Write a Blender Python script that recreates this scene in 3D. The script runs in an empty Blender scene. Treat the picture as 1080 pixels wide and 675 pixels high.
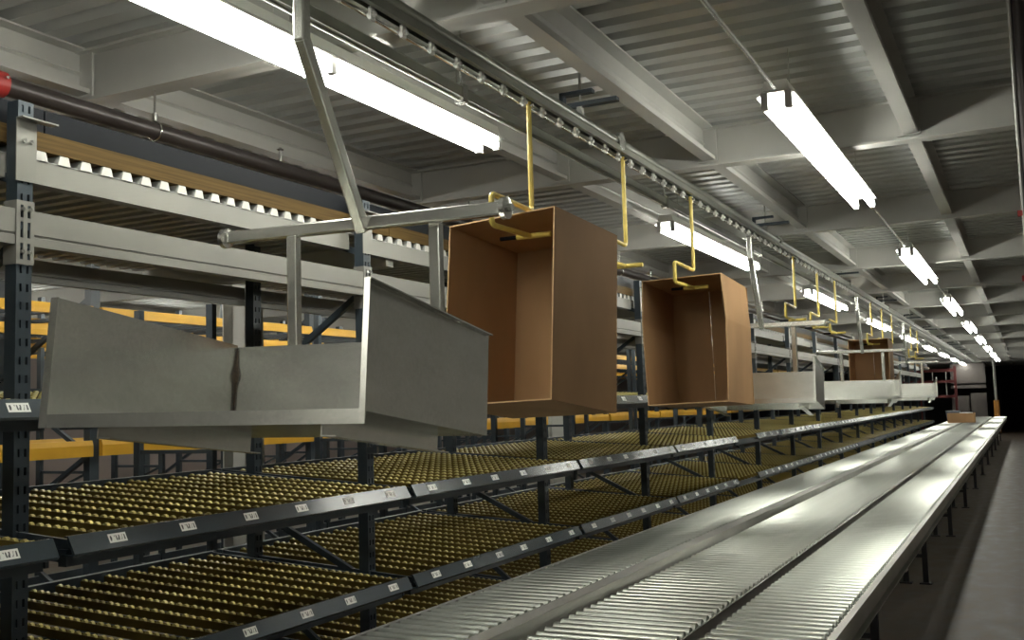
import bpy, math, random
from mathutils import Vector, Matrix
random.seed(7)
SC = bpy.context.scene
COL = SC.collection

# ------------------------------------------------------------------ camera
ZC = 1.60
YAW, PITCH, ROLL = 0.4616, 0.0851, 0.0284
def _cam_axis(x, y, z):
    c, s = math.cos(ROLL), math.sin(ROLL); x, z = c*x + s*z, -s*x + c*z
    c, s = math.cos(PITCH), math.sin(PITCH); y, z = c*y - s*z, s*y + c*z
    c, s = math.cos(YAW), math.sin(YAW); x, y = c*x - s*y, s*x + c*y
    return Vector((x, y, z))
cam_data = bpy.data.cameras.new('camera')
cam_data.sensor_width = 36.0
cam_data.lens = 36.0
cam_data.clip_start = 0.05
cam_data.clip_end = 300
cam = bpy.data.objects.new('camera', cam_data)
COL.objects.link(cam)
_r, _u, _f = _cam_axis(1, 0, 0), _cam_axis(0, 0, 1), _cam_axis(0, 1, 0)
M = Matrix.Identity(4)
for i in range(3):
    M[i][0], M[i][1], M[i][2] = _r[i], _u[i], -_f[i]
M[2][3] = ZC
cam.matrix_world = M
SC.camera = cam

# ------------------------------------------------------------------ world, exposure
world = bpy.data.worlds.new('world'); SC.world = world
world.use_nodes = True
world.node_tree.nodes['Background'].inputs[0].default_value = (0.5, 0.52, 0.5, 1)
world.node_tree.nodes['Background'].inputs[1].default_value = 0.02
SC.view_settings.view_transform = 'Standard'
SC.view_settings.look = 'None'
SC.view_settings.gamma = 1
SC.view_settings.use_curve_mapping = False
SC.view_settings.exposure = 0.85
TUBE_POWER = 15.0

# ------------------------------------------------------------------ materials
def new_mat(name):
    m = bpy.data.materials.new(name); m.use_nodes = True
    nt = m.node_tree
    return m, nt, nt.nodes['Principled BSDF']

def pmat(name, col, rough=0.5, metal=0.0, var=0.0, scale=8.0, rvar=0.0, bump=0.0, stretch=None, detail=4.0, spec=0.5):
    m, nt, b = new_mat(name)
    b.inputs['Base Color'].default_value = (*col, 1)
    b.inputs['Roughness'].default_value = rough
    b.inputs['Metallic'].default_value = metal
    b.inputs['Specular IOR Level'].default_value = spec
    if var or rvar or bump:
        tc = nt.nodes.new('ShaderNodeTexCoord')
        mp = nt.nodes.new('ShaderNodeMapping')
        if stretch: mp.inputs['Scale'].default_value = stretch
        nz = nt.nodes.new('ShaderNodeTexNoise')
        nz.inputs['Scale'].default_value = scale; nz.inputs['Detail'].default_value = detail
        nt.links.new(tc.outputs['Object'], mp.inputs['Vector'])
        nt.links.new(mp.outputs['Vector'], nz.inputs['Vector'])
        if var:
            cr = nt.nodes.new('ShaderNodeValToRGB')
            cr.color_ramp.elements[0].position = 0.3; cr.color_ramp.elements[1].position = 0.7
            cr.color_ramp.elements[0].color = (*[c*(1-var) for c in col], 1)
            cr.color_ramp.elements[1].color = (*[min(1, c*(1+var)) for c in col], 1)
            nt.links.new(nz.outputs['Fac'], cr.inputs['Fac'])
            nt.links.new(cr.outputs['Color'], b.inputs['Base Color'])
        if rvar:
            mr = nt.nodes.new('ShaderNodeMapRange')
            mr.inputs['To Min'].default_value = max(0.03, rough-rvar); mr.inputs['To Max'].default_value = min(1, rough+rvar)
            nt.links.new(nz.outputs['Fac'], mr.inputs['Value'])
            nt.links.new(mr.outputs['Result'], b.inputs['Roughness'])
        if bump:
            bp = nt.nodes.new('ShaderNodeBump'); bp.inputs['Strength'].default_value = bump; bp.inputs['Distance'].default_value = 0.01
            nt.links.new(nz.outputs['Fac'], bp.inputs['Height'])
            nt.links.new(bp.outputs['Normal'], b.inputs['Normal'])
    return m

def emat(name, col, strength):
    m, nt, b = new_mat(name)
    b.inputs['Base Color'].default_value = (*col, 1)
    b.inputs['Emission Color'].default_value = (*col, 1)
    b.inputs['Emission Strength'].default_value = strength
    return m

def label_mat():
    # printed sticker: white paper with dark bars and digits blocks along its length (local Y)
    m, nt, b = new_mat('sticker_print')
    tc = nt.nodes.new('ShaderNodeTexCoord')
    sp = nt.nodes.new('ShaderNodeSeparateXYZ')
    nt.links.new(tc.outputs['Generated'], sp.inputs['Vector'])
    mp = nt.nodes.new('ShaderNodeMapping'); mp.inputs['Scale'].default_value = (0.0, 11.0, 1.2)
    nt.links.new(tc.outputs['Generated'], mp.inputs['Vector'])
    nz = nt.nodes.new('ShaderNodeTexNoise'); nz.inputs['Scale'].default_value = 1.0; nz.inputs['Detail'].default_value = 3
    nt.links.new(mp.outputs['Vector'], nz.inputs['Vector'])
    th = nt.nodes.new('ShaderNodeMath'); th.operation = 'GREATER_THAN'; th.inputs[1].default_value = 0.52
    nt.links.new(nz.outputs['Fac'], th.inputs[0])
    def band(sock, lo, hi):
        a = nt.nodes.new('ShaderNodeMath'); a.operation = 'GREATER_THAN'; a.inputs[1].default_value = lo
        c = nt.nodes.new('ShaderNodeMath'); c.operation = 'LESS_THAN'; c.inputs[1].default_value = hi
        d = nt.nodes.new('ShaderNodeMath'); d.operation = 'MULTIPLY'
        nt.links.new(sock, a.inputs[0]); nt.links.new(sock, c.inputs[0])
        nt.links.new(a.outputs[0], d.inputs[0]); nt.links.new(c.outputs[0], d.inputs[1])
        return d.outputs[0]
    by, bz = band(sp.outputs['Y'], 0.08, 0.92), band(sp.outputs['Z'], 0.22, 0.78)
    m1 = nt.nodes.new('ShaderNodeMath'); m1.operation = 'MULTIPLY'
    nt.links.new(by, m1.inputs[0]); nt.links.new(bz, m1.inputs[1])
    m2 = nt.nodes.new('ShaderNodeMath'); m2.operation = 'MULTIPLY'
    nt.links.new(m1.outputs[0], m2.inputs[0]); nt.links.new(th.outputs[0], m2.inputs[1])
    mx = nt.nodes.new('ShaderNodeMix'); mx.data_type = 'RGBA'
    mx.inputs[6].default_value = (0.8, 0.8, 0.76, 1); mx.inputs[7].default_value = (0.06, 0.06, 0.06, 1)
    nt.links.new(m2.outputs[0], mx.inputs[0]); nt.links.new(mx.outputs[2], b.inputs['Base Color'])
    b.inputs['Roughness'].default_value = 0.5
    return m

def galv_mat(name, col, rough, metal=0.9, bright=0.18):
    # galvanised sheet: spangle cells plus long brushed streaks
    m, nt, b = new_mat(name)
    tc = nt.nodes.new('ShaderNodeTexCoord')
    vo = nt.nodes.new('ShaderNodeTexVoronoi'); vo.inputs['Scale'].default_value = 130
    nz = nt.nodes.new('ShaderNodeTexNoise'); nz.inputs['Scale'].default_value = 5; nz.inputs['Detail'].default_value = 6
    mp = nt.nodes.new('ShaderNodeMapping'); mp.inputs['Scale'].default_value = (1, 1, 3)
    nt.links.new(tc.outputs['Object'], vo.inputs['Vector'])
    nt.links.new(tc.outputs['Object'], mp.inputs['Vector']); nt.links.new(mp.outputs['Vector'], nz.inputs['Vector'])
    sp = nt.nodes.new('ShaderNodeSeparateColor')
    nt.links.new(vo.outputs['Color'], sp.inputs['Color'])
    ad = nt.nodes.new('ShaderNodeMath'); ad.operation = 'MULTIPLY_ADD'; ad.inputs[1].default_value = 0.35
    nt.links.new(sp.outputs[0], ad.inputs[0]); nt.links.new(nz.outputs['Fac'], ad.inputs[2])
    cr = nt.nodes.new('ShaderNodeValToRGB')
    cr.color_ramp.elements[0].position = 0.35; cr.color_ramp.elements[1].position = 0.95
    cr.color_ramp.elements[0].color = (*[c*(1-bright) for c in col], 1)
    cr.color_ramp.elements[1].color = (*[min(1, c*(1+bright)) for c in col], 1)
    nt.links.new(ad.outputs[0], cr.inputs['Fac']); nt.links.new(cr.outputs['Color'], b.inputs['Base Color'])
    b.inputs['Roughness'].default_value = rough
    b.inputs['Metallic'].default_value = metal
    return m

MAT = dict(
    galv=galv_mat('galvanised_sheet', (0.57, 0.57, 0.53), 0.25, 0.88, 0.10),
    galv_bar=galv_mat('galvanised_bar', (0.66, 0.66, 0.61), 0.22, 0.85, 0.08),
    roller=pmat('roller_zinc', (0.50, 0.52, 0.475), 0.34, 0.88, var=0.06, scale=20),
    conv_frame=pmat('conveyor_frame_steel', (0.50, 0.49, 0.46), 0.42, 0.7, var=0.12, scale=3),
    conv_paint=pmat('conveyor_leg_paint', (0.035, 0.035, 0.04), 0.5, var=0.2, scale=6),
    rack=pmat('rack_blue_black_paint', (0.030, 0.042, 0.052), 0.42, var=0.25, scale=4, rvar=0.1),
    lip=pmat('rack_lip_blue_grey', (0.040, 0.055, 0.066), 0.25, 0.0, var=0.08, scale=3, spec=1.0),
    grey=pmat('beam_grey_paint', (0.50, 0.495, 0.46), 0.45, var=0.07, scale=2.5),
    header=pmat('rack_beam_grey_paint', (0.21, 0.206, 0.185), 0.36, var=0.10, scale=2.5),
    deck=pmat('deck_grey_zinc', (0.46, 0.47, 0.45), 0.36, 0.35, var=0.14, scale=1.6, rvar=0.1),
    rail_white=pmat('rail_strip_white', (0.85, 0.85, 0.82), 0.3),
    white=pmat('fixture_white_enamel', (0.80, 0.80, 0.76), 0.35),
    tube=emat('fluorescent_tube', (1.0, 1.0, 0.925), TUBE_POWER),
    socket=pmat('lamp_socket', (0.5, 0.5, 0.5), 0.4),
    cardboard=pmat('cardboard', (0.37, 0.218, 0.105), 0.75, var=0.10, scale=5, stretch=(1, 1, 0.4), spec=0.25),
    card_edge=pmat('cardboard_cut_edge', (0.58, 0.38, 0.20), 0.8, var=0.1, scale=60, spec=0.2),
    hook=pmat('hook_yellow_paint', (0.72, 0.56, 0.13), 0.38, var=0.15, scale=15),
    beam_yellow=pmat('beam_orange_yellow_paint', (0.66, 0.36, 0.028), 0.45, var=0.1, scale=4),
    ply=pmat('plywood_edge', (0.072, 0.044, 0.013), 0.7, var=0.3, scale=9, stretch=(1, 0.3, 14), spec=0.12),
    black=pmat('black_rubber', (0.005, 0.006, 0.008), 0.5, spec=0.08),
    pipe=pmat('sprinkler_pipe_black', (0.055, 0.046, 0.043), 0.35, 0.3, var=0.2, scale=3),
    dark_red=pmat('dark_red_paint', (0.10, 0.014, 0.013), 0.5),
    red=pmat('red_paint', (0.42, 0.035, 0.03), 0.45, var=0.15, scale=6),
    wheel=pmat('wheel_yellow_plastic', (0.60, 0.52, 0.19), 0.28),
    track=pmat('track_bronze_steel', (0.17, 0.12, 0.028), 0.38, 0.4, var=0.25, scale=8),
    chrome=pmat('zinc_hardware', (0.75, 0.75, 0.72), 0.22, 0.95),
    rail=pmat('rail_green_grey', (0.26, 0.27, 0.23), 0.32, 0.6, var=0.2, scale=2),
    burn=pmat('weld_burn', (0.045, 0.03, 0.018), 0.6, 0.4, var=0.5, scale=90),
    concrete=pmat('concrete_floor', (0.072, 0.055, 0.039), 0.5, var=0.6, scale=5.0, rvar=0.25, bump=0.3, detail=12, stretch=(1.4, 0.8, 1), spec=0.4),
    wall=pmat('wall_pale_panel', (0.48, 0.45, 0.42), 0.7, var=0.06, scale=1.5),
    wall_rear=pmat('wall_rear_brown_grey', (0.20, 0.165, 0.15), 0.75, var=0.12, scale=1.2),
    panel=pmat('panel_dull_grey', (0.14, 0.125, 0.115), 0.7, var=0.15, scale=1.2),
    wall_dark=pmat('wall_dark_panel', (0.05, 0.05, 0.052), 0.7, var=0.2, scale=0.8),
    dark=pmat('dark_opening', (0.006, 0.006, 0.007), 0.9),
    orange=pmat('orange_guard_paint', (0.60, 0.27, 0.06), 0.5),
    bin=pmat('grey_plastic_bin', (0.11, 0.12, 0.15), 0.5),
    paper=pmat('white_paper', (0.75, 0.75, 0.73), 0.7),
    sticker=label_mat(),
)

# ------------------------------------------------------------------ mesh helper
class MB:
    def __init__(self): self.v, self.f = [], []
    def _add(self, vs, fs):
        o = len(self.v); self.v += [tuple(p) for p in vs]; self.f += [tuple(o+i for i in f) for f in fs]
        return self
    def box(self, x0, x1, y0, y1, z0, z1):
        return self._add([(x, y, z) for x in (x0, x1) for y in (y0, y1) for z in (z0, z1)],
                  [(0,1,3,2),(4,6,7,5),(0,4,5,1),(2,3,7,6),(0,2,6,4),(1,5,7,3)])
    def obox(self, c, h, R):
        c = Vector(c)
        vs = [c + R @ Vector((sx*h[0], sy*h[1], sz*h[2])) for sx in (-1,1) for sy in (-1,1) for sz in (-1,1)]
        return self._add(vs, [(0,1,3,2),(4,6,7,5),(0,4,5,1),(2,3,7,6),(0,2,6,4),(1,5,7,3)])
    def bar(self, p, q, w, h, up=(0,0,1)):
        p, q = Vector(p), Vector(q); d = (q-p); L = d.length; d.normalize()
        s = d.cross(Vector(up))
        if s.length < 1e-4: s = d.cross(Vector((1,0,0)))
        s.normalize(); u = s.cross(d)
        R = Matrix((s, d, u)).transposed()
        return self.obox((p+q)/2, (w/2, L/2, h/2), R)
    def tube(self, pts, r, n=10, closed=False):
        pts = [Vector(p) for p in pts]; rings = []
        prev = None
        for i, p in enumerate(pts):
            a = pts[i-1] if i else pts[i]; b = pts[i+1] if i < len(pts)-1 else pts[i]
            d = (b-a).normalized()
            if prev is None:
                s = d.cross(Vector((0,0,1)))
                if s.length < 1e-3: s = d.cross(Vector((1,0,0)))
            else:
                s = prev - d*prev.dot(d)
            s.normalize(); prev = s; u = d.cross(s)
            rr = r[i] if isinstance(r, (list, tuple)) else r
            rings.append([p + (s*math.cos(2*math.pi*k/n) + u*math.sin(2*math.pi*k/n))*rr for k in range(n)])
        vs = [v for ring in rings for v in ring]; fs = []
        for i in range(len(rings)-1):
            for k in range(n):
                fs.append((i*n+k, i*n+(k+1)%n, (i+1)*n+(k+1)%n, (i+1)*n+k))
        fs.append(tuple(range(n-1, -1, -1))); fs.append(tuple((len(rings)-1)*n+k for k in range(n)))
        return self._add(vs, fs)
    def prism(self, poly, axis, a, b):
        # poly in the two other axes (cyclic order kept), extruded along axis from a to b
        def P(u, v, t): return {'x': (t, u, v), 'y': (u, t, v), 'z': (u, v, t)}[axis]
        n = len(poly)
        vs = [P(u, v, a) for u, v in poly] + [P(u, v, b) for u, v in poly]
        fs = [(i, (i+1) % n, n+(i+1) % n, n+i) for i in range(n)] + [tuple(range(n-1, -1, -1)), tuple(range(n, 2*n))]
        return self._add(vs, fs)
    def sheet(self, prof, axis, a, b, t):
        # open profile (list of 2D points) thickened by t along v
        return self.prism(list(prof) + [(u, v+t) for u, v in reversed(prof)], axis, a, b)
    def mesh(self, name, mat, smooth=False, bevel=0):
        me = bpy.data.meshes.new(name); me.from_pydata(self.v, [], self.f)
        import bmesh
        bm = bmesh.new(); bm.from_mesh(me)
        bmesh.ops.recalc_face_normals(bm, faces=bm.faces)
        if bevel:
            bmesh.ops.bevel(bm, geom=[e for e in bm.edges if e.is_manifold and e.calc_face_angle(0) > 0.6], offset=bevel, segments=2, affect='EDGES', profile=0.5)
        bm.to_mesh(me); bm.free()
        for m in (mat if isinstance(mat, (list, tuple)) else [mat]): me.materials.append(MAT[m])
        if smooth:
            for p in me.polygons: p.use_smooth = True
            me.set_sharp_from_angle(angle=math.radians(40))
        return me
    def build(self, name, mat, parent=None, smooth=False, bevel=0):
        return link(name, self.mesh(name, mat, smooth, bevel), parent)

def link(name, me, parent=None, loc=None):
    o = bpy.data.objects.new(name, me); COL.objects.link(o)
    if parent: o.parent = parent
    if loc: o.location = loc
    return o
def tag(o, label, cat, group=None, kind=None):
    if label: o['label'] = label
    if cat: o['category'] = cat
    if group: o['group'] = group
    if kind: o['kind'] = kind
    return o
def thing(name, label, cat, loc=(0,0,0), group=None):
    o = bpy.data.objects.new(name, None); COL.objects.link(o); o.location = loc; o.empty_display_size = 0.1
    return tag(o, label, cat, group)
def copy_tree(o, parent=None):
    c = o.copy(); COL.objects.link(c); c.parent = parent
    for ch in o.children: copy_tree(ch, c)
    return c
ORD = ['first','second','third','fourth','fifth','sixth','seventh','eighth','ninth','tenth','eleventh','twelfth','thirteenth',
       'fourteenth','fifteenth','sixteenth','seventeenth','eighteenth','nineteenth','twentieth','twenty-first','twenty-second','twenty-third','twenty-fourth']

# ================================================================== the setting
XL, XRT, YB, YF = -15.0, 3.2, -3.5, 55.0
CEIL = 3.12
fl = MB().box(XL, XRT, YB, YF, -0.1, 0).build('floor', 'concrete'); tag(fl, 'dull brown concrete warehouse floor', None, kind='structure')
for nm, b, m, lb in (('wall_left', (XL-0.1, XL, YB, YF, 0, 4.2), 'wall_rear', 'brown-grey wall far behind the racks'),
                 ('wall_right', (XRT, XRT+0.1, YB, YF, 0, 4.2), 'wall', 'pale wall right of the aisle'),
                 ('wall_near', (XL, XRT, YB-0.1, YB, 0, 4.2), 'wall', 'pale wall behind the camera'),
                 ('wall_far', (XL, XRT, YF, YF+0.1, 0, 4.2), 'wall_dark', 'dark end wall at the far end of the aisle')):
    tag(MB().box(*b).build(nm, m), lb, None, kind='structure')

# corrugated deck overhead: ribs run across the aisle
P = 0.155; prof = []
y = YB
while y < YF:
    prof += [(y, CEIL), (y+0.075, CEIL), (y+0.095, CEIL+0.04), (y+0.135, CEIL+0.04)]
    y += P
ceil = MB(); n = len(prof)
ceil.v = [(XL, u, v) for u, v in prof] + [(XRT, u, v) for u, v in prof] + [(XL, u, CEIL+0.06) for u in (YB, YF)] + [(XRT, u, CEIL+0.06) for u in (YB, YF)]
ceil.f = [(i, i+1, n+i+1, n+i) for i in range(n-1)] + [(2*n, 2*n+2, 2*n+3, 2*n+1)]
ceiling = ceil.build('ceiling', 'deck'); tag(ceiling, 'grey corrugated steel deck overhead', None, kind='structure')
BEAM_Y = [0.30, 2.95, 5.53] + [8.18 + 2.66*i for i in range(18)]
mb = MB().box(XL, XRT, -0.006, 0.006, 2.90, CEIL).box(XL, XRT, -0.05, 0.05, 2.90, 2.912).box(XL, XRT, -0.05, 0.05, CEIL-0.012, CEIL)
me_beam = mb.mesh('main_beam', 'grey')
for y in BEAM_Y:
    if y < YF: link('main_beam', me_beam, ceiling, (0, y, 0))
JX = [-0.44 + 1.0*i for i in range(3)] + [-1.49, -2.38, -3.4, -4.4, -5.4, -6.4, -7.4, -8.4]
for a, b in zip(BEAM_Y[:12], BEAM_Y[1:13]):
    L = b - a - 0.014
    j = MB()
    prof_j = [(0, 2.935), (0.07, 2.935), (0.07, 2.955), (0.062, 2.955), (0.062, 2.943), (0.008, 2.943), (0.008, 3.02), (0.018, 3.03), (0.008, 3.04),
              (0.008, CEIL-0.008), (0.07, CEIL-0.008), (0.07, CEIL), (0, CEIL)]
    j.prism(prof_j, 'y', 0.007, L)
    # end plates where the joist is bolted to the beam
    j.box(-0.03, 0.08, L-0.012, L, 2.925, CEIL)
    me_j = j.mesh('joist', 'grey')
    for x in JX: link('joist', me_j, ceiling, (x-0.035, a, 0))
for x in JX[:5]:
    me_far = MB().box(x-0.035, x+0.035, BEAM_Y[12], YF, 2.935, CEIL).build('joist', 'grey', ceiling)

# ================================================================== fluorescent fixtures
FL = 2.56
def make_fixture():
    root = thing('fluorescent_light', '', 'light')
    h = MB()
    h.prism([(-0.055, 0.075), (-0.045, 0.115), (0.045, 0.115), (0.055, 0.075)], 'y', 0, FL)
    h.build('housing', 'white', root)
    r = MB()
    r.sheet([(-0.078, 0.050), (-0.074, 0.054), (-0.056, 0.066), (0.056, 0.066), (0.074, 0.054), (0.078, 0.050)], 'y', 0.0, FL, 0.006)
    r.build('reflector', 'white', root)
    for x in (-0.048, 0.048):
        for y0 in (0.03, 1.295):
            MB().tube([(x, y0, 0.02), (x, y0+0.006, 0.02), (x, y0+1.229, 0.02), (x, y0+1.235, 0.02)], [0.012, 0.0185, 0.0185, 0.012], 10).build('tube', 'tube', root, True)
    for y0 in (0.0, 1.265, FL-0.03):
        for x in (-0.048, 0.048):
            MB().box(x-0.014, x+0.014, y0, y0+0.03, 0.0, 0.068).build('lamp_holder', 'socket', root)
    for y0 in (0.3, FL-0.3):
        MB().tube([(0, y0, 0.113), (0, y0, 0.34)], 0.003, 5).build('hanger_wire', 'chrome', root)
    return root
fx0 = make_fixture(); used = [False]
def place_fixture(x, y, z, label, group):
    o = fx0 if not used[0] else copy_tree(fx0)
    used[0] = True
    o.location = (x, y, z); o['label'] = label; o['group'] = group
    return o
for i in range(-1, 9):
    y = 1.58 + 5.16*i
    place_fixture(-2.15, y, 2.78, '%s fluorescent light of the row above the flow rack, counted from the left edge' % ORD[i], 'lights above the flow rack') if i >= 0 else place_fixture(-2.15, y, 2.78, 'fluorescent light above the flow rack, out of frame behind the camera', 'lights above the flow rack')
for i in range(-1, 8):
    y = 4.13 + 5.03*i
    place_fixture(-0.83, y, 2.78, '%s fluorescent light of the row above the outer conveyor, counted from the top' % ORD[i], 'lights above the outer conveyor') if i >= 0 else place_fixture(-0.83, y, 2.78, 'fluorescent light above the outer conveyor, out of frame overhead', 'lights above the outer conveyor')
for i in range(6):  # closer spacing and the deepest row are added to brighten the rear floor
    place_fixture(-4.75, 2.2+3.3*i, 2.78, '%s fluorescent light from the left hanging behind the flow rack deck' % ORD[i], 'lights behind the flow rack')
    place_fixture(-7.5, 3.0+3.3*i, 2.78, '%s fluorescent light from the left, between the two rows of yellow-beamed racks' % ORD[i], 'lights between the rear racks')
    place_fixture(-10.8, 3.0+3.3*i, 2.78, '%s added fluorescent light from the left, brightening the floor among the rear racks' % ORD[i], 'added lights among the rear racks')
# thin conduit that links the right-hand lights
cd = MB()
prev = 1.68
for i in range(8):
    y = 4.13 + 5.03*i
    cd.tube([(-0.83, prev, 2.86), (-0.83, y-0.02, 2.86)], 0.009, 8); prev = y+FL+0.02
tag(cd.build('conduit', 'chrome', None, True), 'thin steel conduit joining the lights above the outer conveyor', 'conduit')

# ================================================================== roller conveyors
CY0, CY1, PIT = -1.2, 40.0, 0.0735
def conveyor(name, label, x0, x1, z, sides):
    root = thing(name, label, 'conveyor', ((x0+x1)/2, CY0, 0))
    w = x1-x0
    rr = 0.0222
    mr = MB().tube([(-w/2-0.006, 0, 0), (-w/2, 0, 0), (-w/2+0.002, 0, 0), (w/2-0.002, 0, 0), (w/2, 0, 0), (w/2+0.006, 0, 0)], [0.008, 0.008, rr, rr, 0.008, 0.008], 12)
    me = mr.mesh('roller', 'roller', True)
    N = int((CY1-CY0)/PIT)
    first = int((2.0-CY0)/PIT)
    zr = z - rr
    for i in range(first, first+300):
        link('roller', me, root, (0, (i+0.5)*PIT, zr))
    st = MB()
    for i in list(range(0, first)) + list(range(first+300, N)):
        y = (i+0.5)*PIT
        st.tube([(-w/2, y, zr), (w/2, y, zr)], rr, 8)
    o = st.build('roller_run', 'roller', root, True); o['kind'] = 'stuff'
    L = CY1-CY0
    for s, prof in sides:
        MB().prism([(u-(x0+x1)/2, v) for u, v in prof], 'y', 0, L).build('side_frame', 'conv_frame', root)
    return root, L
def chan(x, s, top, h=0.11, fl_=0.035):
    # channel: web at x, flanges pointing s
    t = 0.004
    return [(x, top), (x+s*fl_, top), (x+s*fl_, top-t), (x+s*t, top-t), (x+s*t, top-h+t), (x+s*fl_, top-h+t), (x+s*fl_, top-h), (x, top-h)]
c3, L3 = conveyor('roller_conveyor', 'outer roller conveyor nearest the open aisle, standing on dark legs', -1.045, -0.663, 0.80,
              [('r', chan(-0.655, 1, 0.787, 0.11, 0.028)), ('l', chan(-1.052, -1, 0.782, 0.045, 0.006))])
c2, L2 = conveyor('roller_conveyor', 'middle roller conveyor between two others, with a brown carton at its far end', -1.622, -1.120, 0.80,
              [('r', chan(-1.112, 1, 0.790, 0.045, 0.006)), ('l', [(-1.632, 0.775), (-1.628, 0.775), (-1.628, 0.67), (-1.632, 0.67)])])
c1, L1 = conveyor('roller_conveyor', 'inner roller conveyor running right under the flow rack shelves', -2.150, -1.772, 0.82,
              [('r', [(-1.765, 0.815), (-1.655, 0.822), (-1.652, 0.838), (-1.640, 0.838), (-1.640, 0.77), (-1.645, 0.77), (-1.645, 0.81), (-1.760, 0.808), (-1.760, 0.70), (-1.765, 0.70)]),
               ('l', chan(-2.158, -1, 0.812, 0.11, 0.022))])
for root, xs, cx in ((c3, (-0.86, -1.02), -0.854), (c2, (-1.16, -1.58), -1.371), (c1, (-1.80, -2.12), -1.961)):
    for i in range(12):
        y = 3.05 + 3.24*i - CY0
        for x in xs:
            MB().box(x-cx-0.022, x-cx+0.022, y-0.022, y+0.022, 0.012, 0.70).box(x-cx-0.05, x-cx+0.05, y-0.05, y+0.05, 0, 0.012).build('leg', 'conv_paint', root)
        MB().box(xs[1]-cx, xs[0]-cx, y-0.03, y+0.03, 0.655, 0.69).build('cross_bar', 'conv_frame', root)
        MB().box(xs[1]-cx, xs[0]-cx, y-0.012, y+0.012, 0.22, 0.25).build('cross_bar', 'conv_paint', root)
        if root is c3:
            MB().box(-0.10, 0.19, y-0.045, y+0.045, 0.61, 0.618).build('support_plate', 'conv_frame', root)

# carton and papers at the far end of the middle conveyor
t = thing('cardboard_tray', 'flat brown carton lying at the far end of the middle conveyor', 'box', (-1.62, 30.4, 0.838))
MB().box(-0.33, 0.36, 0.0, 0.5, 0, 0.006).box(-0.33, 0.36, 0, 0.006, 0, 0.26).box(-0.33, 0.36, 0.494, 0.5, 0, 0.26).box(-0.33, -0.324, 0, 0.5, 0, 0.26).box(0.354, 0.36, 0, 0.5, 0, 0.26).build('carton_body', 'cardboard', t)
MB().box(-0.02, 0.30, -0.005, 0.40, 0.26, 0.275).build('paper_sheet', 'paper', t)
tag(MB().prism([(-2.15, 0.82), (-1.84, 0.82), (-1.80, 1.12), (-2.19, 1.12)], 'y', 33.5, 34.1).build('plastic_bin', 'bin'), 'dark grey plastic bin standing on the far end of the inner conveyor', 'bin')

# ================================================================== flow rack bays
XP = -2.475                  # front face plane of the uprights
BAY = 1.754; Y0 = 1.85
DEP = 0.645                  # front to rear upright
ZT = (0.937, 1.297, 1.655, 0.600)   # top of the four shelf lips
def upright_mesh():
    m = MB(); H = 2.50; w, d, t = 0.052, 0.046, 0.003
    # front plate with two columns of slots, side plates, back lips
    cols = ((-w/2, -0.0155), (-0.0075, 0.0075), (0.0155, w/2))
    for a, b in cols: m.box(-t, 0, a, b, 0, H)
    z = 0.0
    while z < H:
        for a, b in ((-0.0155, -0.0075), (0.0075, 0.0155)):
            m.box(-t, 0, a, b, z, min(H, z+0.029))
        z += 0.0508
    m.box(-d, -t, -w/2, -w/2+t, 0, H).box(-d, -t, w/2-t, w/2, 0, H)
    m.box(-d, -d+t, -w/2+t, -0.008, 0, H).box(-d, -d+t, 0.008, w/2-t, 0, H)
    m.box(-d-0.02, 0.02, -0.05, 0.05, 0, 0.008)
    return m.mesh('upright', 'rack')
ME_UP = upright_mesh()
def connector_mesh():
    m = MB(); t = 0.003; w = 0.060; z0, z1 = 2.035, 2.215
    for a, b in ((-w/2, -0.017), (-0.007, 0.007), (0.017, w/2)): m.box(0.001, 0.001+t, a, b, z0, z1)
    for zz in ((z0, z0+0.014), (z0+0.060, z0+0.075), (z0+0.12, z0+0.132), (z1-0.012, z1)):
        for a, b in ((-0.017, -0.007), (0.007, 0.017)): m.box(0.001, 0.001+t, a, b, *zz)
    m.box(-0.05, 0.001, -w/2, -w/2+t, z0, z1).box(-0.05, 0.001, w/2-t, w/2, z0, z1)
    return m.mesh('connector', 'header')
ME_CON = connector_mesh()
ME_BOLT = MB().tube([(0.004, -0.012, 2.07), (0.012, -0.012, 2.07)], 0.006, 6).tube([(0.004, 0.012, 2.07), (0.012, 0.012, 2.07)], 0.006, 6).tube([(0.004, -0.012, 2.19), (0.012, -0.012, 2.19)], 0.006, 6).tube([(0.004, 0.012, 2.19), (0.012, 0.012, 2.19)], 0.006, 6).mesh('bolt_set', 'chrome')
ME_TOPPL = MB().box(0.001, 0.005, -0.034, 0.034, 2.27, 2.445).box(-0.05, 0.001, 0.03, 0.034, 2.27, 2.445).box(0.001, 0.03, -0.034, 0.09, 2.445, 2.449).mesh('deck_bracket', 'header')
ME_BOLT2 = MB().tube([(0.005, -0.012, 2.385), (0.013, -0.012, 2.385)], 0.006, 6).tube([(0.005, 0.012, 2.385), (0.013, 0.012, 2.385)], 0.006, 6).mesh('bolt_set', 'chrome')
def header_mesh(x0, x1, z0, z1):
    h = z1-z0
    m = MB().prism([(x0, z0), (x1, z0), (x1, z0+0.25*h), (x1-0.004, z0+0.27*h), (x1-0.004, z0+0.31*h), (x1, z0+0.33*h), (x1, z1), (x1-0.012, z1), (x0, z1)], 'y', 0.03, BAY-0.03)
    return m.mesh('header_beam', 'header')
ME_HF = header_mesh(-0.05, 0.0, 2.09, 2.190)
ME_HR = header_mesh(-DEP-0.03, -DEP, 2.09, 2.170)
TRN = 14; TP = (BAY-0.10)/TRN
XF, XB = XP+0.215, -3.30
lxF, lxB = XF-XP, XB-XP       # local x of shelf front and back
RISE = 0.060; DL = lxF-0.012-lxB; SL = RISE/DL
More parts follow.
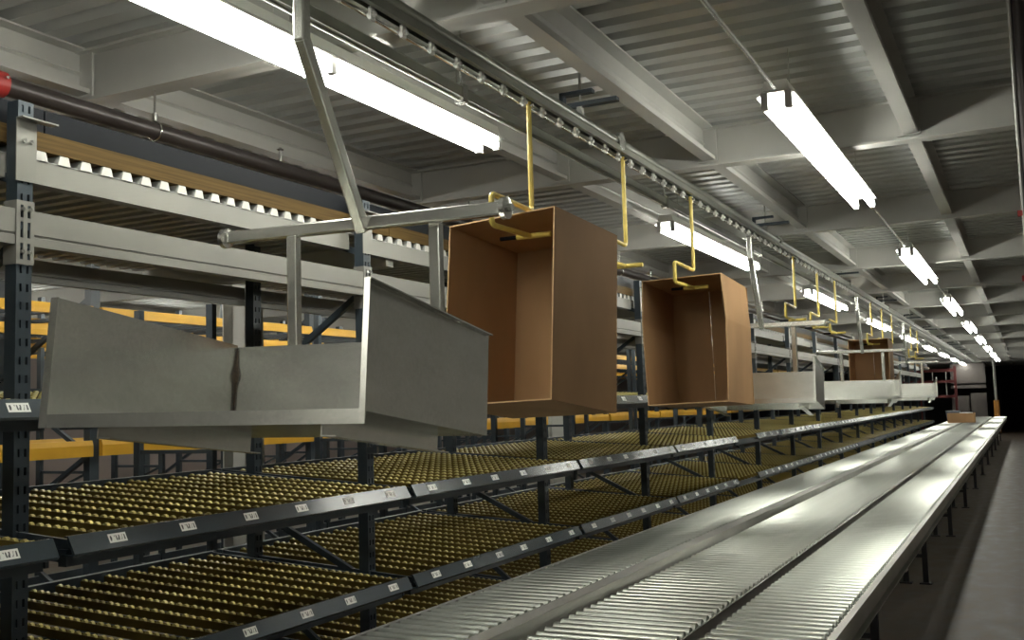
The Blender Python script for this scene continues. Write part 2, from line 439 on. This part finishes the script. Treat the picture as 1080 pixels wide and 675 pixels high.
def track_mb(m_t, m_w, y, seg, pitch):
    # one gravity-wheel track, front at x=lxF-.012, z=0 there
    def Z(x): return (lxF-0.012-x)*SL
    xa, xb = lxF-0.014, lxB+0.02
    for yy in (-0.011, 0.009):
        m_t._add([(xa, y+yy, Z(xa)-0.034), (xb, y+yy, Z(xb)-0.034), (xb, y+yy, Z(xb)-0.008), (xa, y+yy, Z(xa)-0.008),
                (xa, y+yy+0.002, Z(xa)-0.034), (xb, y+yy+0.002, Z(xb)-0.034), (xb, y+yy+0.002, Z(xb)-0.008), (xa, y+yy+0.002, Z(xa)-0.008)],
               [(0,1,2,3),(7,6,5,4),(0,4,5,1),(3,2,6,7),(0,3,7,4),(1,5,6,2)])
    m_t._add([(xa, y-0.011, Z(xa)-0.034), (xb, y-0.011, Z(xb)-0.034), (xb, y+0.011, Z(xb)-0.034), (xa, y+0.011, Z(xa)-0.034)], [(0,1,2,3)])
    x = xa-0.016; k = 0
    while x > xb+0.01:
        z = Z(x)-0.014
        yy = y + (0.002 if k % 2 else -0.002)
        m_w.tube([(x, yy-0.006, z), (x, yy+0.006, z)], 0.0125, seg)
        x -= pitch; k += 1
def two_mat_mesh(name, a, b, ma, mb_):
    me = bpy.data.meshes.new(name)
    o = len(a.v)
    me.from_pydata(a.v+b.v, [], a.f+[tuple(i+o for i in f) for f in b.f])
    me.materials.append(MAT[ma]); me.materials.append(MAT[mb_])
    for i, p in enumerate(me.polygons): p.material_index = 0 if i < len(a.f) else 1
    return me
a, b = MB(), MB(); track_mb(a, b, 0, 8, 0.0345)
ME_TRACK = two_mat_mesh('wheel_track', a, b, 'track', 'wheel')
a, b = MB(), MB()
for i in range(TRN): track_mb(a, b, 0.07+TP*(i+0.5)-0.02, 5, 0.0345)
ME_TRACKS = two_mat_mesh('wheel_tracks', a, b, 'track', 'wheel')
def shelf_mesh():
    m = MB()
    def Z(x): return (lxF-0.012-x)*SL
    zf = -0.036
    # front beam, rear beam, side rails (all under the tracks)
    m.box(lxF-0.045, lxF-0.014, -0.02, BAY-0.09, zf-0.045, zf)
    m.box(lxB, lxB+0.03, -0.02, BAY-0.06, Z(lxB)-0.05, Z(lxB)+0.004)
    for y in (-0.010, BAY-0.085):
        xa, xb = lxF-0.014, lxB
        m._add([(xa, y, Z(xa)-0.075), (xb, y, Z(xb)-0.055), (xb, y, Z(xb)+0.002), (xa, y, Z(xa)-0.012),
                (xa, y+0.012, Z(xa)-0.075), (xb, y+0.012, Z(xb)-0.055), (xb, y+0.012, Z(xb)+0.002), (xa, y+0.012, Z(xa)-0.012)],
               [(0,1,2,3),(7,6,5,4),(0,4,5,1),(3,2,6,7),(0,3,7,4),(1,5,6,2)])
    xm = (lxF+lxB)/2
    m.box(xm-0.02, xm+0.02, 0, BAY-0.07, Z(xm)-0.065, Z(xm)-0.036)
    return m.mesh('shelf_frame', 'rack')
ME_SHELF = shelf_mesh()
def lip_mesh(y0, y1):
    return MB().prism([(lxF, 0.0), (lxF+0.003, 0.001), (lxF+0.028, -0.045), (lxF+0.022, -0.052), (lxF-0.02, -0.052), (lxF-0.02, -0.048), (lxF+0.020, -0.046), (lxF-0.002, -0.004), (lxF-0.012, -0.004), (lxF-0.012, 0)],
                      'y', y0, y1).mesh('front_lip', 'lip')
LY0, LY1 = -0.030, BAY-0.075
ME_LIP = lip_mesh(LY0, LY1)
ME_LIPS = lip_mesh(LY0+0.70, LY1)
def sticker_mesh():
    # lies on the slanted lip face
    nx, nz = 0.046/0.0523, 0.025/0.0523
    m = MB(); R = []
    for y in (-0.032, 0.032):
        for tpos in (0.012, 0.038):
            for off in (0.0006, 0.0012):
                m.v.append((lxF+0.003+0.025*tpos/0.0523+nx*off, y, 0.001-0.046*tpos/0.0523+nz*off))
    m.f = [(0,1,3,2),(4,6,7,5),(0,4,5,1),(2,3,7,6),(0,2,6,4),(1,5,7,3)]
    return m.mesh('sticker', 'sticker')
ME_STK = sticker_mesh()
ME_BR = []
for (xa, za, xb, zb) in ((-0.02, 0.45, -DEP+0.02, 0.90), (-0.05, 0.92, -DEP+0.02, 1.20), (-0.02, 2.10, -DEP+0.02, 1.70), (-0.02, 2.28, -DEP+0.02, 2.48)):
    ME_BR.append(MB().bar((xa-0.02, 0, za), (xb-0.02, 0, zb), 0.022, 0.026).mesh('brace', 'rack'))
ME_HB = [MB().bar((-0.046, 0, z), (-DEP, 0, z), 0.024, 0.03).mesh('cross_tie', 'rack') for z in (0.35, 0.86, 1.22)]
NB = 16
for k in range(-1, NB):
    yk = Y0 + BAY*k
    sy = 1.0
    if k == 0: yk = 1.93; sy = (Y0+BAY-1.93)/BAY
    if k == -1: yk = 1.93-BAY
    lab = '%s flow rack bay counted from the left edge, wheel-track shelves behind blue-black uprights' % ORD[k+1]
    root = thing('flow_rack_bay', lab, 'rack', (XP, yk, 0), 'flow rack bays along the conveyors')
    root.scale = (1, sy, 1)
    near = k < 6
    posts = [0.0] if k < NB-1 else [0.0, BAY]
    for py in posts:
        link('upright', ME_UP, root, (0, py, 0))
        link('upright', ME_UP, root, (-DEP+0.046, py, 0))
        if k < 8:
            c = link('connector', ME_CON, root, (0, py, 0)); link('bolt_set', ME_BOLT, c)
            d = link('deck_bracket', ME_TOPPL, root, (0, py, 0)); link('bolt_set', ME_BOLT2, d)
        for m in ME_BR: link('brace', m, root, (0, py, 0))
        for m in ME_HB: link('cross_tie', m, root, (0, py, 0))
    link('header_beam', ME_HF, root); link('header_beam', ME_HR, root)
    for li, zt in enumerate(ZT):
        sh = link('shelf', ME_SHELF, root, (0, 0, zt))
        link('front_lip', ME_LIPS if (k == 4) else ME_LIP, sh)
        if near:
            for i in range(TRN):
                link('wheel_track', ME_TRACK, sh, (0, 0.07+TP*(i+0.5)-0.02, 0))
        else:
            o = link('wheel_tracks', ME_TRACKS, sh); o['kind'] = 'stuff'
        if k < 8:
            for i in range(6):
                yy = 0.125 + 0.285*i + random.uniform(-0.015, 0.015)
                if k == 4 and yy < 0.75: continue
                link('sticker', ME_STK, sh, (0, yy, 0))

# ------------------------------------------------------------------ raised deck over the rack
DX = -2.545
t = thing('raised_deck', 'plywood-topped corrugated deck carried above the flow rack', 'deck', (DX, 0, 2.2))
dy0, dy1 = -1.0, 33.0
for k in range(-1, NB):
    ya, yb = Y0+BAY*k+0.03, Y0+BAY*(k+1)-0.03
    MB().prism([(0, 0.09), (0, 0.16), (-0.05, 0.16), (-0.05, 0.154), (-0.006, 0.154), (-0.006, 0.096), (-0.05, 0.096), (-0.05, 0.09)], 'y', ya, yb).build('edge_channel', 'header', t)
ME_FL = MB().prism([(0.034, 0.1605), (0.042, 0.187), (0.072, 0.187), (0.080, 0.1605)], 'x', -0.004, 0.0005).mesh('flute_closure', 'grey')
for i in range(170): link('flute_closure', ME_FL, t, (0.004, dy0+0.0805*(i+12), 0))
prof = []; y = dy0
while y < dy1:
    prof += [(y, 0.16), (y+0.034, 0.16), (y+0.042, 0.188), (y+0.072, 0.188)]; y += 0.0805
dk = MB(); n = len(prof)
DW = 1.55
dk.v = [(0.002, u, v) for u, v in prof] + [(-DW, u, v) for u, v in prof] + [(0.002, u, v+0.0015) for u, v in prof] + [(-DW, u, v+0.0015) for u, v in prof]
dk.f = [(i, i+1, n+i+1, n+i) for i in range(n-1)] + [(2*n+i, 3*n+i, 3*n+i+1, 2*n+i+1) for i in range(n-1)] + [(i, 2*n+i, 2*n+i+1, i+1) for i in range(n-1)]
dk.build('corrugated_sheet', 'deck', t)
for i in range(14):
    ya = dy0 + 2.44*i
    MB().box(-DW, 0.004, ya, ya+2.436, 0.19, 0.245).build('plywood_board', 'ply', t)
for i in range(11):
    ya = dy0+3.05*i
    MB().box(-0.02, 0.0, ya, ya+3.045, 0.245, 0.315).build('kick_plate', 'black', t)
for i in range(9):
    MB().box(-DW, -0.03, 0.4+3.5*i, 0.46+3.5*i, 0.06, 0.16).build('deck_joist', 'grey', t)

# ------------------------------------------------------------------ sprinkler pipe above the rack front
t = thing('sprinkler_pipe', 'black sprinkler pipe running above the rack front under the ceiling', 'pipe', (-3.03, 0, 2.735))
MB().tube([(0, -1.5, 0), (0, 33, 0)], 0.034, 14).build('pipe_run', 'pipe', t, True)
MB().tube([(0, 2.10, 0), (0, 2.105, 0), (0, 2.27, 0), (0, 2.275, 0)], [0.034, 0.046, 0.046, 0.034], 14).build('pipe_coupling', 'red', t, True)
for by in (2.2, 2.25):
    MB().tube([(0.03, by, 0.012), (0.056, by, 0.012)], 0.006, 6).build('coupling_bolt', 'chrome', t)
for y in BEAM_Y[1:10]:
    h = MB(); pts = []
    for k in range(13):
        a = 2*math.pi*k/12
        pts.append((0.038*math.sin(a), y, -0.038*math.cos(a)))
    h.tube(pts, 0.0035, 6)
    h.tube([(0, y, 0.038), (0, y, 0.07)], 0.012, 8).tube([(0, y, 0.06), (0, y, 0.166)], 0.005, 6)
    h.build('pipe_hanger', 'chrome', t, True)
for y in (3.72, 6.4, 9.0):
    MB().tube([(0, y, 0.02), (0, y, 0.085), (0, y, 0.09), (0, y, 0.10)], [0.008, 0.008, 0.018, 0.004], 8).build('sprinkler_head', 'chrome', t, True)

# ================================================================== overhead trolley conveyor
XR = -1.62
t = thing('trolley_conveyor', 'overhead trolley rail with a row of small pendants, hung below the joists', 'conveyor', (XR, 0, 2.8))
TY0, TY1 = -1.0, 41.0
MB().tube([(0, TY0, 0.012), (0, TY1, 0.012)], 0.022, 12).build('rail_tube', 'rail', t, True)
MB().prism([(-0.028, -0.012), (0.028, -0.012), (0.028, -0.040), (0.010, -0.040), (0.010, -0.036), (0.024, -0.036), (0.024, -0.016), (-0.024, -0.016), (-0.024, -0.036), (-0.010, -0.036), (-0.010, -0.040), (-0.028, -0.040)], 'y', TY0, TY1).build('chain_track', 'rail', t)
MB().tube([(-0.024, TY0, -0.052), (-0.024, TY1, -0.052)], 0.006, 10).build('chain_rod', 'chrome', t, True)
ME_PEN = MB().box(-0.005, 0.005, -0.011, 0.011, -0.075, -0.036).tube([(-0.014, 0, -0.058), (0.014, 0, -0.058)], 0.008, 8).mesh('pendant', 'white')
i = 0; y = 1.90
while y < 36: link('pendant', ME_PEN, t, (0, y, 0)); y += 0.1675
y = 1.90-0.1675
while y > -0.8: link('pendant', ME_PEN, t, (0, y, 0)); y -= 0.1675
for y in [0.5] + [3.97+3.48*i for i in range(10)]:
    h = MB()
    h.tube([(0, y, 0.03), (0, y, 0.30)], 0.006, 8)
    h.box(-0.012, 0.012, y-0.014, y+0.014, 0.03, 0.085)
    hh = h.build('hanger_rod', 'chrome', t)
    MB().box(-0.09, 0.17, y-0.018, y+0.018, 0.068, 0.086).box(-0.09, -0.072, y-0.018, y+0.018, 0.086, 0.135).box(-0.09, 0.06, y-0.018, y+0.018, 0.122, 0.137).build('clamp_bracket', 'rack', hh)
for y in [4.40+3.48*i for i in range(9)]:
    MB().tube([(-0.030, y, 0.012), (-0.028, y, 0.012), (0.028, y, 0.012), (0.030, y, 0.012)], [0.03, 0.042, 0.042, 0.03], 16).build('rail_joint', 'chrome', t, True)
# second, parallel guide rail
t = thing('guide_rail', 'slim steel guide rail parallel to the trolley rail on its rack side', 'rail', (-1.95, 0, 2.86))
MB().prism([(-0.016, -0.02), (0.016, -0.02), (0.016, 0.02), (-0.016, 0.02)], 'y', TY0, TY1).build('rail_bar', 'rail', t)
MB().prism([(-0.016, -0.026), (-0.009, -0.026), (-0.009, -0.0205), (-0.016, -0.0205)], 'y', TY0, TY1).build('wear_strip', 'rail_white', t)
MB().prism([(-0.014, 0.0205), (0.014, 0.0205), (0.014, 0.026), (-0.014, 0.026)], 'y', TY0, TY1).build('cover_strip', 'chrome', t)
for y in [3.52+2.6*i for i in range(12)]:
    MB().tube([(0, y, 0.02), (0, y, 0.26)], 0.005, 6).box(-0.02, 0.02, y-0.02, y+0.02, -0.04, 0.035).build('hanger_rod', 'chrome', t)

# ------------------------------------------------------------------ yellow hooks
def arc_pts(pts, r=0.022, n=4):
    out = [Vector(pts[0])]
    for a, b, c in zip(pts, pts[1:], pts[2:]):
        a, b, c = Vector(a), Vector(b), Vector(c)
        p = b + (a-b).normalized()*r; q = b + (c-b).normalized()*r
        for k in range(n+1):
            tt = k/n; out.append(p*(1-tt)**2 + b*2*tt*(1-tt) + q*tt*tt)
    out.append(Vector(pts[-1])); return out
HK = MB().tube(arc_pts([(0, 0, -0.035), (0, 0, -0.455), (-0.02, -0.29, -0.435), (-0.02, -0.29, -0.548), (0, -0.02, -0.553)]), 0.0105, 8)
ME_HK = HK.mesh('hook_rod', 'hook', True)
ME_ARM = MB().tube([(-0.055, -0.02, -0.553), (0.085, -0.02, -0.553)], 0.0105, 8).mesh('cross_arm', 'hook', True)
ME_TIP = MB().tube([(-0.125, -0.02, -0.553), (-0.055, -0.02, -0.553)], 0.008, 8).mesh('arm_tip', 'black', True)
ME_PIN = MB().tube([(-0.02, 0, -0.05), (0.02, 0, -0.05)], 0.007, 8).mesh('pivot_pin', 'chrome', True)
HOOKS = [(3.45, 'yellow hook carrying the nearest cardboard box'), (4.47, 'empty yellow hook hanging between the two large cardboard boxes'),
         (5.56, 'yellow hook carrying the second cardboard box'), (8.41, 'empty yellow hook just beyond the second metal tray'),
         (9.46, 'second empty yellow hook beyond the second metal tray'), (10.43, 'third empty yellow hook, last before the third metal tray'),
         (13.05, 'yellow hook carrying the far cardboard box'), (14.12, 'empty yellow hook just behind the far cardboard box'),
         (15.20, 'yellow hook second behind the far cardboard box'), (17.9, 'yellow hook third behind the far cardboard box'), (19.0, 'yellow hook fourth behind the far cardboard box')]
for y, lab in HOOKS:
    h = thing('carrier_hook', lab, 'hook', (XR, y, 2.79), 'yellow hooks on the trolley rail')
    link('hook_rod', ME_HK, h); link('cross_arm', ME_ARM, h); link('arm_tip', ME_TIP, h); link('pivot_pin', ME_PIN, h)

# ------------------------------------------------------------------ cardboard boxes on hooks
def rotm(yaw, al, ro): return Matrix.Rotation(yaw, 3, 'Z') @ Matrix.Rotation(al, 3, 'X') @ Matrix.Rotation(ro, 3, 'Y')
def carton(label, loc, w, d, h, yaw, al, ro, crease=None, split=0.0):
    o = thing('cardboard_box', label, 'box', loc, 'open cardboard boxes on the trolley rail')
    o.rotation_mode = 'QUATERNION'; o.rotation_quaternion = rotm(yaw, al, ro).to_quaternion()
    t_ = 0.005
    def panel(nm, m):
        p = m.build(nm, ['cardboard', 'card_edge'], o)
        for f in p.data.polygons:
            if f.normal.y < -0.9 and abs(f.center.y) < 0.01 and f.area < 0.02: f.material_index = 1
        return p
    panel('top_panel', MB().box(-w/2, w/2, 0, d, h/2-t_, h/2))
    panel('bottom_panel', MB().box(-w/2, w/2, 0, d, -h/2, -h/2+t_))
    for s in (-1, 1):
        a, b = (-w/2, -w/2+t_) if s < 0 else (w/2-t_, w/2)
        if crease is None:
            panel('side_panel', MB().box(a, b, 0, d, -h/2+t_, h/2-t_))
        else:
            bow = 0.014*s if s > 0 else 0.010*s
            zc = h/2 - crease*h
            m = MB()
            m._add([(a, 0, -h/2+t_), (a-bow*0+bow, 0, zc), (a, 0, h/2-t_), (b, 0, -h/2+t_), (b+bow, 0, zc), (b, 0, h/2-t_),
                    (a, d, -h/2+t_), (a+bow, d, zc), (a, d, h/2-t_), (b, d, -h/2+t_), (b+bow, d, zc), (b, d, h/2-t_)],
                   [(0,1,4,3),(1,2,5,4),(6,9,10,7),(7,10,11,8),(0,6,7,1),(1,7,8,2),(3,4,10,9),(4,5,11,10),(0,3,9,6),(2,8,11,5)])
            panel('side_panel', m)
    for a, b in ((-w/2+t_ - (0.012 if crease else 0), split-0.0018), (split+0.0018, w/2-t_ + (0.012 if crease else 0))):
        MB().box(a, b, d, d+t_, -h/2+t_, h/2-t_).build('back_flap', 'cardboard', o)
    return o
carton('nearest and largest-looking open cardboard box, hanging beside the big metal tray', (-1.686, 3.276, 1.959), 0.482, 0.438, 0.691, -0.166, -0.125, -0.027)
carton('second open cardboard box, with a tear of light in its back flap', (-1.643, 5.399, 1.940), 0.447, 0.602, 0.694, 0.024, -0.037, -0.026, crease=0.36, split=0.004)
carton('small far open cardboard box hanging behind the third metal tray', (-1.65, 12.86, 1.950), 0.46, 0.55, 0.69, 0.02, -0.05, 0.0)

# ------------------------------------------------------------------ galvanised tray carriers
def tray(label, ytop, dyaw=0.0, fac=1.0):
    yb = ytop + 0.28
    root = thing('tray_carrier', label, 'tray', (XR, yb, 2.12), 'metal tray carriers on the trolley rail')
    # hanger: upright stub at the rail, slanted bar, cross bar with rollers
    MB().bar((0, -0.27, 0.44), (0, -0.27, 0.60), 0.034, 0.034, (0, 1, 0)).build('hanger_stub', 'galv_bar', root, False, 0.005)
    MB().bar((-0.005, 0.0, -0.02), (0, -0.27, 0.45), 0.034, 0.034, (1, 0, 0)).build('slanted_hanger', 'galv_bar', root, False, 0.005)
    ca, cb = (-0.485, -0.005, 0.009), (0.425, 0.005, -0.002)
    MB().bar(ca, cb, 0.03, 0.036).build('cross_bar', 'galv_bar', root, False, 0.005)
    for p, s in ((ca, -1), (cb, 1)):
        r = MB()
        r.tube([(p[0]+s*0.004, p[1], p[2]), (p[0]+s*0.006, p[1], p[2]), (p[0]+s*0.020, p[1], p[2]), (p[0]+s*0.022, p[1], p[2])], [0.02, 0.030, 0.030, 0.022], 16)
        r.tube([(p[0]+s*0.022, p[1], p[2]), (p[0]+s*0.034, p[1], p[2])], 0.011, 8)
        r.build('end_roller', 'chrome', root, True)
    # tray body local frame
    w, d, h, lip = 0.772, 0.71, 0.261, 0.030
    R = rotm(0.134+dyaw, -0.106, 0.009)
    off = Vector((-1.554-XR, 1.621-2.35, 1.610-2.12))
    def put(o): o.matrix_local = Matrix.Translation(off) @ R.to_4x4(); return o
    t_ = 0.003
    floor_ = put(MB().box(-w/2, w/2, 0, d, -t_, 0).build('tray_floor', 'galv', root))
    put(MB().box(-w/2, w/2, -0.002, 0.001, -lip, 0).build('front_flange', 'galv', root))
    bw = put(MB().box(-w/2, w/2, d-t_, d, -t_, h-0.003).box(-w/2, w/2, d, d+0.012, h-0.006, h-0.003).build('back_wall', 'galv', root))
    for s in (-1, 1):
        a, b = (-w/2-t_, -w/2) if s < 0 else (w/2, w/2+t_)
        m = MB().box(a, b, 0, d, -t_, h)
        m.box(min(a, a+s*0.012), max(b, b+s*0.012), 0, d, h, h+0.003)
        put(m.build('side_wall', 'galv', root))
        m = MB().box(min(a, a+s*0.030), max(b, b+s*0.010), -0.003, 0, -lip, h+0.003) if s > 0 else MB().box(a-0.012, b+0.006, -0.003, 0, -lip, h+0.003)
        put(m.build('edge_flange', 'galv_bar', root))
    # two support angles under the floor
    for x in (-0.26, 0.29):
        m = MB().box(x, x+0.003, 0.02, d-0.10, -0.050, -t_).box(x, x+0.035, 0.02, d-0.10, -0.053, -0.050)
        put(m.build('support_angle', 'galv_bar', root))
    # weld mark in the rear corner
    m = MB()
    zs = [0.01, 0.08, 0.135, 0.15, 0.163, 0.175, 0.187, 0.20, 0.215, 0.255]; rs = [0.003, 0.003, 0.004, 0.006, 0.010, 0.012, 0.010, 0.006, 0.004, 0.002]
    m.tube([(-w/2+0.004, d-t_-0.003, z) for z in zs], rs, 7)
    wl = m.build('weld_mark', 'burn', root, True); put(wl); wl['label'] = 'scorched brown weld in the tray corner'
    # hanger straps down to the back wall
    for x in (-0.235, 0.205):
        top = Vector((x, 0, 0.0)); fx = Vector((x-0.03, d+0.026, h-0.05)); bot = off + R @ fx
        top.y = 0.0; mid = Vector((x, 0.0, -0.02))
        MB().bar((x, bot.y, -0.01), (x+0.0, bot.y, bot.z+0.035), 0.036, 0.026, (0, 1, 0)).build('hanger_strap', 'galv_bar', root, False, 0.005)
    return root
tray('large galvanised metal tray carrier in the left foreground, its corner weld scorched', 2.07)
tray('galvanised metal tray carrier right behind the second cardboard box', 6.92, -0.05)
tray('galvanised metal tray carrier in front of the far cardboard box', 11.89, 0.05)
tray('galvanised metal tray carrier farthest along the rail, beyond the far cardboard box', 16.75, 0.0)

# ================================================================== racks behind, with yellow beams
def back_rack(x, y, lab, L=2.45, dep=1.0, zs=(0.55, 1.40, 2.10, 2.42), diag=1):
    root = thing('pallet_rack', lab, 'rack', (x, y, 0), 'yellow beamed racks behind the flow rack')
    for py in (0.0,):
        for px in (0.0, -dep):
            MB().box(px-0.06, px, py-0.04, py+0.04, 0, 2.75).build('upright', 'rack', root)
        z = 0.25
        s = 1
        while z < 2.4:
            a, b = (-0.06, -dep) if s > 0 else (-dep, -0.06)
            MB().bar((a, py, z), (b, py, z+0.55), 0.03, 0.03).build('brace', 'rack', root); z += 0.55; s = -s
    for z in zs:
        dz = 0.04 if z > 2 else 0.0
        for px in (-0.005, -dep):
            MB().prism([(px, z-0.055), (px+0.04, z-0.055), (px+0.04, z+0.02-dz), (px+0.03, z+0.055-dz), (px, z+0.055-dz)], 'y', 0.04, L-0.04).build('beam', 'beam_yellow', root)
        for i in range(9):
            yy = 0.2+0.25*i
            MB().box(-dep, 0.0, yy, yy+0.05, z-0.03, z-0.005).build('deck_bar', 'rack', root)
    return root
ri = 0
for x, dep, ys, zs in ((-5.8, 1.0, [0.2+2.45*i for i in range(12)], (1.40, 2.22, 2.37)), (-8.2, 1.0, [1.5+2.45*i for i in range(11)], (0.85, 1.75, 2.30))):
    for i, y in enumerate(ys):
        row = 'front' if x > -7 else 'rear'
        back_rack(x, y, '%s bay from the left in the %s row of yellow-beamed racks behind the flow rack' % (ORD[i], row), dep=dep, zs=zs)
        ri += 1
for i in range(24):
    x, y = (-4.55, 1.1+1.9*i) if i < 9 else (-7.35, 3.0+0.85*(i-9))
    tt = thing('shelf_frame', ('%s slim dark ladder frame from the left, standing just behind the flow rack' % ORD[i] if i < 9 else '%s slim dark ladder frame from the left in the row behind the yellow beams' % ORD[i-9]), 'frame', (x, y, 0), 'ladder frames behind the flow rack')
    for px in (0.0, -0.62):
        MB().box(px-0.025, px+0.025, -0.02, 0.02, 0, 2.72 if i % 2 else 2.3).build('upright', 'rack', tt)
    for z in (0.18, 0.42, 0.66, 0.90, 1.14, 1.38):
        MB().box(-0.62, 0.0, -0.012, 0.012, z-0.012, z+0.012).build('rung', 'rack', tt)
    for z in (0.42, 0.90):
        MB().bar((-0.62, 0, z), (0, 0, z+0.24), 0.015, 0.02).build('brace', 'rack', tt)
    for z in (0.30, 1.02):
        MB().box(-0.02, 0.02, 0.02, 1.86 if i < 9 else 0.82, z-0.03, z+0.03).build('beam', 'rack', tt)
# pale columns among the racks behind
for x, y, lab in ((-4.6, 5.25, 'pale steel column standing behind the second flow rack bay'), (-4.9, 11.0, 'pale steel column far behind the middle of the flow rack')):
    tt = thing('steel_column', lab, 'column', (x, y, 0))
    MB().box(-0.09, 0.09, -0.004, 0.004, 0.012, CEIL-0.22).box(-0.094, -0.086, -0.09, 0.09, 0.012, CEIL-0.22).box(0.086, 0.094, -0.09, 0.09, 0.012, CEIL-0.22).build('column_shaft', 'grey', tt)
    MB().box(-0.16, 0.16, -0.16, 0.16, 0, 0.012).build('base_plate', 'grey', tt)

# ================================================================== far end of the aisle
tt = thing('roll_door', 'black open doorway at the far end of the aisle', 'door', (0.9, 54.9, 0))
MB().box(-1.95, 1.6, 0.02, 0.06, 0, 2.75).build('doorway_dark', 'dark', tt)  # near-black sheet, the dark of the open doorway put into its colour
MB().box(-2.05, -1.95, -0.05, 0.06, 0, 2.9).build('door_jamb', 'wall_dark', tt)
tt = thing('wall_panel', 'pale grey wall panel at the far end, above the end of the conveyors', 'panel', (-1.85, 45.4, 0))
MB().box(-0.85, 0.45, 0, 0.05, 2.05, 2.85).build('upper_sheet', 'panel', tt)
MB().box(-0.85, -0.20, 0, 0.05, 0.0, 1.55).build('lower_sheet', 'panel', tt)
MB().box(-0.14, 0.45, 0, 0.05, 0.0, 1.65).build('lower_sheet', 'panel', tt)
MB().box(-0.85, 0.45, -0.03, 0.02, 1.85, 1.98).build('rail_bar', 'panel', tt)
tt = thing('guard_post', 'slim post with an orange sleeve beside the dark doorway', 'post', (-1.02, 43.5, 0))
MB().tube([(0, 0, 0), (0, 0, 2.9)], 0.05, 10).build('post_shaft', 'grey', tt, True)
MB().tube([(0, 0, 0.1), (0, 0, 1.35)], 0.10, 12).build('sleeve', 'orange', tt, True)
tt = thing('red_rack', 'red-framed rack standing at the far end behind the flow rack', 'rack', (-3.05, 45.0, 0))
for x in (-2.2, -0.75, 0.55): 
    MB().box(x-0.05, x+0.05, -0.05, 0.05, 0, 2.75).build('upright', 'dark_red', tt)
for z in (1.55, 2.15, 2.6):
    MB().box(-2.2, 0.55, -0.06, 0.0, z-0.06, z+0.05).build('beam', 'dark_red', tt)
for x in (-1.9, -1.4, -0.3, 0.2):
    MB().tube([(x, 0.1, 1.6), (x, 0.1, 2.6)], 0.02, 6).build('rail_post', 'grey', tt)
tt = thing('drop_pipe', 'dark vertical pipe with red clamps at the right edge of the picture', 'pipe', (0.052, 3.3, 0))
MB().tube([(0, 0, 0), (0, 0, CEIL)], 0.020, 14).tube([(0, 0, 0), (0, 0, 0.02)], 0.05, 14).build('pipe_run', 'pipe', tt, True)
MB().tube([(-0.024, -0.006, 0.3), (-0.024, -0.006, CEIL)], 0.005, 8).build('edge_highlight', 'conv_frame', tt, True)  # slim pale tube added to draw the highlight along the pipe's left edge
for z in (1.93, 2.12):
    MB().tube([(0, 0, z-0.008), (0, 0, z+0.008)], 0.024, 14).box(-0.04, -0.022, -0.01, 0.01, z-0.008, z+0.008).build('pipe_clamp', 'red', tt)
